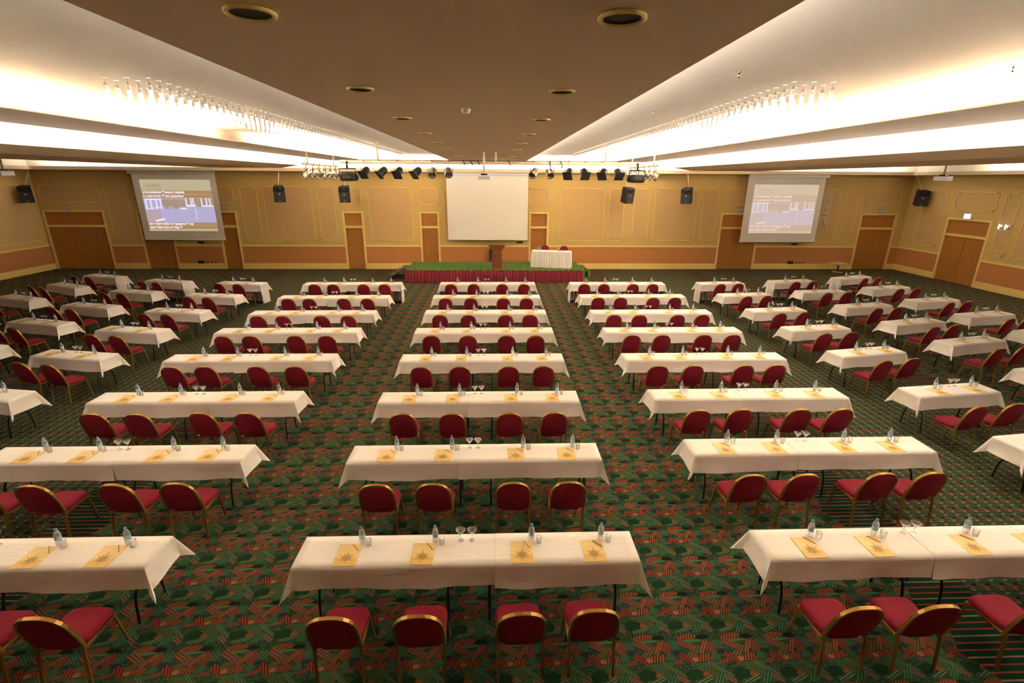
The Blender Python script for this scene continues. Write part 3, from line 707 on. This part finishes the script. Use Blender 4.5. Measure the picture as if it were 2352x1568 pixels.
for k, xx in enumerate((-.42, .50)):
    p = item(sm_, xx, .52, 0); clone(CHAIR, 'banquet_chair', p, R(180 - 13.5), 'red chair behind the stage table, %s of the two' % ('left', 'right')[k], 'chair', 'chairs on the stage')
    for q, dx in enumerate((-.22, -.14)):
        if q: clone(BOTTLE, 'water_bottle', item(sm_, xx + dx, .0, .758), 0, 'water bottle on the stage table before the %s chair' % ('left', 'right')[k], 'bottle', 'bottles on the stage table')
        else: clone(COUPE, 'cocktail_glass', item(sm_, xx + dx, .02, .758), 0, 'stemmed glass on the stage table before the %s chair' % ('left', 'right')[k], 'glass', 'glasses on the stage table')

# ------------------------------------------------------------------ screens
def text(name, body, size, M, mt, parent, sx=1.0, ext=.0015, bold=0.0):
    c = bpy.data.curves.new(name, 'FONT'); c.body = body; c.size = size; c.extrude = ext; c.offset = bold; c.align_x = 'LEFT'; c.materials.append(MATS[mt])
    tmp_ = bpy.data.objects.new(name, c); COL.objects.link(tmp_); bpy.context.view_layer.update()
    me = bpy.data.meshes.new_from_object(tmp_.evaluated_get(bpy.context.evaluated_depsgraph_get())); bpy.data.objects.remove(tmp_)
    o = bpy.data.objects.new(name, me); COL.objects.link(o); o.parent = parent; o.matrix_basis = M @ Matrix.Diagonal((sx, 1, 1, 1)); return o
def slide_mats(pre, k, wash):
    def mx(c): return tuple(a * (1 - wash) + b * wash for a, b in zip(c, (.62, .47, .36)))
    for n_, c in (('cream', (.52, .45, .28)), ('band', (.42, .24, .10)), ('rule', (.55, .38, .25)), ('blue', (.47, .43, .68)), ('mauve', (.50, .37, .42)), ('white', (.86, .80, 1.0)), ('brown', (.42, .29, .22)), ('text', (1.0, .90, 1.0)), ('faint', (.36, .30, .18))):
        emit(pre + n_, mx(c), k, (.10, .09, .08))
slide_mats('slide_', .85, .0); slide_mats('pale_slide_', .95, .62)
def screen(x0, x1, z0, z1, label, case=(0, 0), slide=None, pre='slide_'):
    y = 25.72; root = empty('projection_screen', ((x0 + x1) / 2, y, z0)); tag(root, label, 'screen'); h = z1 - z0; hw = (x1 - x0) / 2
    MB().box(-hw, hw, -.004, .004, 0, h).build('screen_sheet', 'screen_fabric', root)
    MB().tube([(-hw - .03, 0, 0), (hw + .03, 0, 0)], .022, 8).build('bottom_bar', 'white_plastic', root, smooth=True)
    MB().bbox(-hw - case[0], hw + case[1], -.07, .07, h - .02, 4.825 - z0, .02).build('screen_case', 'white_plastic', root)
    if slide:
        a, b, c, d = slide; L = empty('projected_slide', (0, 0, 0)); L.parent = root
        W_, H_ = b - a, d - c
        def rect(fx0, fx1, fz0, fz1, mt, dy):
            return ((a + fx0 * W_, a + fx1 * W_, c + fz0 * H_, c + fz1 * H_), mt, dy)
        names = ['cream', 'band', 'rule', 'blue', 'mauve', 'white', 'brown', 'faint']
        mb = MB()
        def q(fx0, fx1, fz0, fz1, mt, lay=1, sk=0):
            mb.cur = names.index(mt); yy = -.0045 - .0006 * lay
            X0_, X1_, Z0_, Z1_ = a + fx0 * W_, a + fx1 * W_, c + fz0 * H_, c + fz1 * H_
            mb.add([(X0_, yy, Z0_), (X1_, yy, Z0_ + sk), (X1_, yy, Z1_ + sk), (X0_, yy, Z1_)], [(0, 1, 2, 3)])
        q(0, 1, 0, 1, 'cream', 0)
        q(0, 1, .725, .79, 'band'); q(0, 1, .655, .715, 'band'); q(0, 1, .715, .725, 'rule'); q(0, 1, .65, .655, 'rule')
        q(0, 1, .115, .17, 'band'); q(0, 1, .045, .105, 'band'); q(0, 1, .105, .115, 'rule')
        q(0, 1, .17, .65, 'mauve', 1)
        q(.22, 1, .17, .48, 'blue', 2); q(0, .26, .42, .64, 'blue', 2); q(.26, .60, .44, .62, 'brown', 2); q(.58, 1, .47, .64, 'brown', 2, 0)
        for xw in (.02, .09, .17, .23): q(xw, xw + .022, .43, .62, 'white', 3)
        q(.03, .26, .61, .635, 'white', 3); q(.02, .25, .42, .435, 'white', 3, .12)
        for xw in (.60, .67, .70, .82, .89, .94): q(xw, xw + .02, .50, .65, 'white', 3)
        q(.60, .74, .48, .52, 'white', 3); q(.82, .99, .48, .51, 'white', 3); q(.12, .26, .18, .22, 'white', 3, .1); q(.50, .60, .43, .46, 'white', 3)
        q(.72, .73, .24, .44, 'white', 3); q(.3, .7, .36, .365, 'mauve', 3, -.1); q(.45, .98, .27, .28, 'mauve', 3, .12); q(.30, .34, .44, .62, 'faint', 3); q(.42, .48, .44, .60, 'faint', 3)
        q(.10, .28, .90, .912, 'faint', 2); q(.07, .29, .865, .885, 'faint', 2); q(.09, .30, .82, .832, 'faint', 2)
        mb.build('slide_picture', [pre + n_ for n_ in names], L)
        Mx = Matrix(((1, 0, 0, 0), (0, 0, -1, -.0085), (0, 1, 0, 0), (0, 0, 0, 1)))
        for body, fz, wd in (("merkezi salonlarımız 'B' katında yer almaktadır", .742, .78), ("is : Located on the 'B' lower ground floor", .668, .75), ("unsere Konferenzräume im Tagungsraum 'B' etage", .128, .76), ("raum: Befindet sich in der Etage 'B'", .058, .63)):
            sz = .145; est = len(body) * sz * .52
            text('slide_text', body, sz, Matrix.Translation((a + .015 * W_, 0, c + fz * H_)) @ Mx, pre + 'text', L, wd * W_ / est, bold=.006)
    return root
fS = 25.72 / 25.3
screen(-2.36 * fS, 1.61 * fS, 1.575, 4.72, 'large blank white projection screen above the stage', (.02, .02))
screen(-17.22 * fS, -13.34 * fS, 1.54, 4.70, 'projection screen with bright bluish slide near the left corner', (.16, .0), (-1.66, 1.69, .43, 2.87))
screen(12.50 * fS, 16.40 * fS, 1.50, 4.70, 'projection screen with washed-out slide right of the stage', (.0, .14), (-1.62, 1.70, .44, 2.85), 'pale_slide_')

# ------------------------------------------------------------------ wall fittings and corner things
for k, (x, z, lab) in enumerate([(-21.20, 3.05, 'above the double door in the left corner'), (-13.60, 3.10, 'beside the left projection screen'), (20.2, 3.06, 'above the double door right of the banner'), (12.75, 3.10, 'half hidden behind the right projection screen')]):
    e = empty('exit_sign', (x, yb - .03, z)); tag(e, 'small grey exit sign on the wall ' + lab, 'sign', 'grey exit signs')
    MB().bbox(-.14, .14, -.02, .03, -.13, .13, .008, 1).build('sign_box', 'sign_plate', e)
    text('sign_lettering', 'EXIT', .11, Matrix(((1, 0, 0, -.115), (0, 0, -1, -.021), (0, 1, 0, -.035), (0, 0, 0, 1))), 'sign_text', e)
el = empty('emergency_light', (xr - .04, 22.54, 3.04)); tag(el, 'white emergency light above the door of the right wall', 'light')
emit('emergency_glow', (1, .96, .93), 1.4, (.8, .8, .8))
MB().bbox(-.06, .04, -.19, .19, -.13, .13, .03).build('light_housing', 'white_plastic', el)
MB().bbox(-.072, -.055, -.16, .16, -.10, .10, .01).build('diffuser', 'emergency_glow', el)
sl = empty('wall_sconce', (xr - .08, 20.72, 2.75)); tag(sl, 'wall light of small chrome rods beside the right wall door', 'wall light')
MB().bbox(.02, .08, -.28, .28, -.05, .07, .01).build('back_plate', 'chrome', sl)
emit('sconce_glow', (1, .9, .7), 3.0, (.8, .8, .8))
for i in range(4): MB().lathe([(.02, -.12), (.024, -.02), (.022, .08)], 8, (-.03, -.21 + .14 * i, 0)).build('glass_rod', 'sconce_glow' if i % 2 else 'chrome', sl, smooth=True)
bn = empty('hanging_banner', (17.18 , yb - .05, 2.2)); tag(bn, 'narrow beige swallow-tailed banner on wall beside the right screen', 'banner')
MB().prism([(-.26, .42), (-.32, -.04), (-.03, .42), (.20, -.02), (.26, .42), (.26, 1.92), (-.26, 1.92)], Matrix(((1, 0, 0, 0), (0, 0, -1, 0), (0, 1, 0, 0), (0, 0, 0, 1))), 0, .008).build('banner_cloth', 'banner_cloth', bn)
MB().box(-.28, .28, -.012, .006, 1.90, 1.93).build('banner_rod', 'brass', bn)
mb = MB(); mb.box(-.13, .15, -.012, -.008, .60, .64); mb.box(-.10, .13, -.012, -.008, .92, .94); mb.box(.02, .09, -.012, -.008, 1.30, 1.37)
mb.build('printed_marks', 'banner_print', bn)
for x, z, wv, lab in [(-15.05, 1.36, .16, 'under the left screen'), (1.28, 1.40, .16, 'under the central screen'), (15.9, 1.33, .16, 'under the right screen')]:
    e = empty('cable_box', (x, yb - .02, z)); tag(e, 'small black cable box on the wall ' + lab, 'socket', 'wall cable boxes')
    MB().bbox(-wv, wv, -.02, .02, -.05, .05, .008, 1).build('box_body', 'black_plastic', e); MB().box(-wv * .7, wv * .7, -.024, -.02, -.03, .03).build('box_face', 'dark_grey', e)
for x, lab in [(-15.2, 'left'), (15.85, 'right')]:
    e = empty('floor_socket_unit', (x, yb - .03, .34)); tag(e, 'black socket unit low on the wall under the %s screen' % lab, 'socket', 'low socket units')
    MB().bbox(-.16, .16, -.03, .025, -.05, .09, .01, 1).build('unit_body', 'black_plastic', e)
    for i in range(3): MB().bbox(.28 + .2 * i, .36 + .2 * i, -.012, .02, -.03, .03, .006, 1).build('socket_plate', 'black_plastic', e)
e = empty('amplifier_rack', (-.16, yb - .17, ZS - .2)); tag(e, 'small dark equipment rack on the floor behind the lectern', 'rack')
MB().bbox(-.17, .17, -.12, .12, -.37, .72, .01, 1).build('rack_case', 'dark_grey', e)
for i in range(4): MB().box(-.14, .14, -.13, -.12, .30 + .1 * i, .36 + .1 * i).build('rack_unit', 'black_plastic', e)
pt = empty('pedestal_table', (17.9, 25.25, 0)); tag(pt, 'low pedestal table with square top standing before the back wall', 'table')
MB().bbox(-.42, .46, -.38, .38, .43, .47, .01).xf(Matrix.Rotation(R(18), 4, 'Z')).build('table_top', 'pedestal_top', pt)
MB().tube([(0, 0, .02), (.03, 0, .44)], .04, 10).build('pedestal', 'dark_grey', pt, smooth=True)
MB().lathe([(.0, 0), (.26, 0), (.26, .02), (.05, .04), (0, .04)], 20, cap=False).build('foot_plate', 'alu', pt, smooth=40)

# ------------------------------------------------------------------ loudspeakers
def speaker(x, y, z, yaw, label):
    root = empty('loudspeaker', (x, y, z), R(yaw)); tag(root, label, 'loudspeaker', 'black loudspeakers hung along the back wall')
    w_, d_, h_ = .25, .22, .36; T = Matrix.Rotation(R(8), 4, 'X')
    MB().loft([[(-w_, -d_, -h_), (w_, -d_, -h_), (w_ * .7, d_, -h_ * .95), (-w_ * .7, d_, -h_ * .95)], [(-w_, -d_, h_ * .9), (w_, -d_, h_ * .9), (w_ * .7, d_, h_), (-w_ * .7, d_, h_)], [(-w_ * .85, -d_ * .8, h_ * 1.05), (w_ * .85, -d_ * .8, h_ * 1.05), (w_ * .7, d_, h_ * 1.05), (-w_ * .7, d_, h_ * 1.05)]]).xf(T).build('cabinet', 'black_plastic', root)
    MB().box(-w_ * .9, w_ * .9, -d_ - .012, -d_, -h_ * .92, h_ * .35).xf(T).build('grille', 'dark_grey', root)
    MB().lathe([(.09, 0), (.11, .01), (.05, .035)], 16).xf(T @ Matrix.Translation((0, -d_ + .005, h_ * .62)) @ Matrix.Rotation(R(90), 4, 'X')).build('horn', 'lens_dark', root)
    MB().lathe([(.045, 0), (.045, .006)], 8).xf(T @ Matrix.Translation((0, -d_ - .011, .02)) @ Matrix.Rotation(R(90), 4, 'X')).build('badge', 'badge_grey', root)
    MB().box(-.05, .05, -d_ - .014, -d_ - .012, -h_ * .84, -h_ * .76).xf(T).build('name_plate', 'badge_grey', root)
    q = Matrix.Rotation(R(-yaw), 3, 'Z') @ Vector((0, 25.56 - y, 4.835 - z))
    MB().tube([(0, .05, h_ * .98), tuple(q)], .022, 8).build('hanging_pole', 'pipe_cream', root, smooth=True)
    MB().tube([(-w_ * .6, 0, -h_ * 1.0), (w_ * .6, 0, -h_ * 1.0)], .02, 6).build('bracket', 'black_metal', root)
SPY = 25.3
speaker(-10.42, SPY, 3.79, 22, 'black loudspeaker hung right of the left projection screen')
speaker(-7.27, SPY, 3.79, 3, 'black loudspeaker hung above the narrow door left of stage')
speaker(6.52, SPY, 3.80, 28, 'black loudspeaker hung below the right end of the lighting pipe')
speaker(9.54, SPY, 3.80, -40, 'black loudspeaker hung left of the right projection screen')
speaker(-22.1, 25.1, 3.72, 30, 'black loudspeaker hung in the left corner of the hall')
speaker(21.2, 25.0, 3.76, -14, 'black loudspeaker hung in the right corner of the hall')

# ------------------------------------------------------------------ stage lighting pipes
PY, PZ = 16.2, 5.0
pp = empty('lighting_pipe', (0, PY, PZ)); tag(pp, 'long cream pipe with hanging rods carrying the stage lamps', 'lighting bar')
MB().tube([(-4.72, 0, 0), (4.62, 0, 0)], .05, 12).build('main_pipe', 'pipe_cream', pp, smooth=True)
for x in (-3.57, .02, 3.42): MB().tube([(x, 0, .04), (x, 0, (ZC if abs(x) > 1 else ZP) - PZ)], .032, 8).build('hanging_rod', 'pipe_cream', pp, smooth=True)
cab = MB().tube([(-4.6, -.01, .055), (-2, -.012, .056), (1, -.01, .058), (4.5, -.01, .055)], .008, 6)
cab.build('cable_run', 'black_plastic', pp, smooth=True)
for x, ln in ((-.95, .06), (-.72, .07), (-.5, .08), (.45, .1), (1.7, .32), (2.05, .14)):
    MB().tube([(x - .05, -.03, .06), (x, -.06, 0), (x + .02, -.05, -ln), (x + .05, -.04, -ln * .6)], .014, 6).build('cable_loop', 'black_plastic', pp, smooth=True)
for s, x, y0, y1, z in ((-1, -5.95, 16.4, 20.0, 4.94), (1, 5.15, 16.4, 20.0, 4.96)):
    e = empty('side_lighting_rail', (x, 0, z)); tag(e, 'short cream rail of silver lamps at the %s end of the pipe' % ('left' if s < 0 else 'right'), 'lighting bar')
    MB().tube([(0, y0, 0), (0, y1, 0)], .03, 8).build('rail', 'pipe_cream', e, smooth=True)
    for yy in (y0 + .5, y1 - .4): MB().tube([(0, yy, .02), (0, yy, ZP - z if True else 0)], .024, 8).build('rail_rod', 'pipe_cream', e, smooth=True)
def make_can(black):
    root = empty('stage_lamp', link=False); mt = 'black_metal' if black else 'alu'; parts = []
    body = MB().lathe([(.0, -.20), (.06, -.19), (.095, -.15), (.108, -.09), (.108, .06), (.125, .075), (.125, .12), (.118, .12), (.105, .0)], 18, cap=False)
    tilt = Matrix.Rotation(R(128), 4, 'X')          # axis: away from the camera and down
    parts.append((tmp(body.xf(Matrix.Translation((0, 0, -.30)) @ tilt), 'housing', mt, 40), root))
    if black: parts.append((tmp(MB().box(-.145, .145, -.145, .145, .12, .13).xf(Matrix.Translation((0, 0, -.30)) @ tilt), 'gel_frame', 'black_metal'), root))
    parts.append((tmp(MB().tube([(-.125, 0, -.30), (-.13, 0, -.12), (0, 0, -.07), (.13, 0, -.12), (.125, 0, -.30)], .009, 6), 'yoke', 'black_metal', True), root))
    parts.append((tmp(MB().tube([(0, 0, -.08), (0, .03, -.02), (0, .062, .03), (0, .0, .066), (0, -.06, .02)], .010, 6), 'hook_clamp', 'black_metal', True), root))
    return template(root, parts)
CAN_B, CAN_S = make_can(True), make_can(False)
us = [(838, 1, 25), (877, 1, 55), (915, 1, 20), (956, 1, 45), (993, 0, 0), (1030, 0, -10), (1226, 0, 35), (1263, 0, -10), (1306, 1, 25), (1343, 1, -10), (1385, 1, 30), (1421, 1, -8)]
wd = ['first', 'second', 'third', 'fourth', 'fifth', 'sixth', 'seventh', 'eighth', 'ninth', 'tenth', 'eleventh', 'last']
def ray_x(u, y):
    d = Fv + Rv * ((u - 1176) / FPX) + Dv * ((395 - 784) / FPX); return d.x * y / d.y
for k, (u, blk, yaw) in enumerate(us):
    clone(CAN_B if blk else CAN_S, 'stage_lamp', (ray_x(u, PY), PY, PZ), R(-yaw), '%s stage lamp, %s from the left on the long pipe' % ('black' if blk else 'silver', wd[k]), 'stage lamp', 'stage lamps on the long pipe')
for s, x, z, nm in ((-1, -5.95, 4.94, 'left'), (1, 5.15, 4.96, 'right')):
    for i in range(6):
        rt = (0, 0, R(s * (60 + 15 * (i % 3))))
        clone(CAN_S, 'stage_lamp', (x, 16.7 + .6 * i, z), 0, 'silver lamp, %s from the near end of the %s side rail' % (wd[i], nm), 'stage lamp', 'silver lamps on the side rails', rot=rt)
for x, nm in ((ray_x(797, PY - .1), 'left'), (ray_x(1465, PY - .1), 'right')):
    e = empty('flood_projector', (x, PY - .05, PZ)); tag(e, 'black moving light hung from the %s end of the long pipe' % nm, 'stage lamp', 'black moving lights')
    MB().bbox(-.22, .22, -.16, .16, -.56, -.32, .06, 3).build('lamp_body', 'black_plastic', e, smooth=True)
    MB().box(-.12, .12, -.165, -.155, -.48, -.40).build('front_badge', 'dark_grey', e)
    MB().tube([(-.24, 0, -.44), (-.25, 0, -.20), (.25, 0, -.20), (.24, 0, -.44)], .02, 6).build('yoke', 'black_metal', e, smooth=True)
    MB().tube([(0, 0, -.20), (0, 0, .02)], .03, 8).build('hook_clamp', 'black_metal', e, smooth=True)
    MB().lathe([(.09, 0), (.10, .10)], 14).xf(Matrix.Translation((.2 if nm == 'left' else -.2, .05, -.44)) @ Matrix.Rotation(R(-100), 4, 'X')).build('lens_tube', 'black_metal', e, smooth=40)
# ------------------------------------------------------------------ projectors
def projector(x, y, z, ztop, yaw, label, pitch=0, mt='white_plastic'):
    e = empty('video_projector', (x, y, z), R(yaw)); tag(e, label, 'projector', 'ceiling projectors')
    MB().bbox(-.21, .21, -.17, .17, -.07, .07, .02).build('projector_body', mt, e, smooth=40)
    MB().box(-.17, .17, -.176, -.165, -.045, .045).build('rear_panel', 'grey_plastic', e)
    MB().lathe([(.05, 0), (.055, .04)], 14).xf(Matrix.Translation((.08, .165, 0)) @ Matrix.Rotation(R(-90), 4, 'X')).build('lens', 'lens_dark', e, smooth=40)
    MB().bbox(-.10, .10, -.08, .08, .075, .12, .01).build('mount_plate', 'black_metal', e)
    MB().tube([(0, 0, .11), (0, 0, ztop - z)], .03, 8).build('mount_pole', 'pipe_cream', e, smooth=True)
projector(ray_x(1112, 15.9), 15.9, 4.56, 5.30, 0, 'white video projector hung in front of the central screen')
projector(14.0, 15.85, 4.62, 5.60, 24, 'white video projector hung before the right projection screen')
projector(-14.75, 16.2, 4.60, 5.60, -24, 'white video projector hung at the left edge of the hall')

# ------------------------------------------------------------------ ceiling fittings
DL = [(-1.20, 2.86), (.64, 2.84), (-1.22, 5.03), (.62, 5.04), (-1.24, 7.29), (.63, 7.30), (-1.26, 9.62), (.61, 9.60), (-1.28, 11.92), (.60, 11.96), (-1.28, 14.3), (.59, 14.3), (-1.28, 18.9), (.59, 18.9)]
DLT = empty('downlight', link=False)
template(DLT, [(tmp(MB().lathe([(.095, -.002), (.122, -.004), (.122, -.018), (.112, -.022), (.095, -.014)], 28, cap=False), 'trim_ring', 'trim_cream', 40), DLT),
               (tmp(MB().lathe([(.098, -.012), (.085, -.004), (.075, -.002), (.0, -.0015)], 28, cap=False), 'reflector', 'dark_grey', 40), DLT)])
for k, (x, y) in enumerate(DL):
    clone(DLT, 'downlight', (x, y, ZP), 0, 'unlit round ceiling downlight, %s of the %s line, counted from the nearest' % (wd[k // 2], ('left', 'right')[k % 2]), 'downlight', 'round downlights in the centre soffit')
sd = empty('smoke_detector', (-.34, 6.37, ZP)); tag(sd, 'white smoke detector in the middle of the ceiling', 'smoke detector')
MB().lathe([(.055, 0), (.055, -.015), (.045, -.04), (.03, -.05)], 20).build('detector_body', 'white_plastic', sd, smooth=40)
MB().lathe([(.046, -.028), (.0465, -.034)], 20, cap=False).build('vent_ring', 'dark_grey', sd)
for k, (x, y, z, lab) in enumerate([(2.55, 5.70, ZC, 'nearest on the right'), (2.6, 8.8, ZC, 'second on the right'), (5.05, 5.25, ZC, 'beside the right cove'), (4.4, 8.3, ZC, 'under the right chandelier')]):
    e = empty('sprinkler_head', (x, y, z)); tag(e, 'small sprinkler head on the ceiling, ' + lab, 'sprinkler', 'ceiling sprinklers')
    MB().lathe([(.04, 0), (.04, -.006), (.012, -.012)], 14).build('rosette', 'chrome', e, smooth=40); MB().tube([(0, 0, -.01), (0, 0, -.06)], .010, 8).build('nozzle', 'chrome', e, smooth=True)
# bottle chandeliers: three lines of glass pendants on each side
def make_pendant(detail):
    rod = MB().lathe([(.0, -.0), (.026, -.0), (.026, -.004), (.004, -.006), (.004, -.055), (.0, -.055)], 8, cap=False).lathe([(.009, -.05), (.012, -.06), (.021, -.075), (.022, -.085)], 8 if detail else 6)
    tube_ = MB().lathe([(.018, -.082), (.0235, -.09), (.0235, -.155)], 8 if detail else 6, cap=False)
    blk = MB().lathe([(.0245, -.135), (.0245, -.242), (.020, -.245)], 8 if detail else 6)
    return rod, tube_, blk
r_, t_, b_ = make_pendant(True)
PEND = tmp(r_, 'pendant', 'chrome', 40); template(PEND, [(tmp(t_, 'glass_tube', 'pendant_glass', 40), PEND), (tmp(b_, 'bubble_rod', 'bubble_acrylic', 40), PEND)])
r_, t_, b_ = make_pendant(False)
far = MB()
for i, q in enumerate((r_, t_, b_)): far.cur = i; far.add(q.v, q.f)
PFAR = tmp(far, 'pendant', ['chrome', 'pendant_glass', 'bubble_acrylic'], 40)
for xs_, nm in (((-4.44, -4.19, -3.95), 'left'), ((3.87, 3.64, 3.41), 'right')):
    e = empty('pendant_chandelier', (xs_[1], 6.2, ZC)); tag(e, 'long chandelier of glass bottle pendants under the %s ceiling cove' % nm, 'chandelier', 'bottle pendant chandeliers')
    for i in range(87):
        y = (6.43 if nm == 'left' else 6.17) + .1905 * i
        for x in xs_:
            clone(PEND if y < 12 else PFAR, 'pendant', (x - xs_[1], y - 6.2, 0), 0, None, None, None, parent=e)

# drop the unlinked templates
for o in [o for o in bpy.data.objects if not o.users_collection]: bpy.data.objects.remove(o)
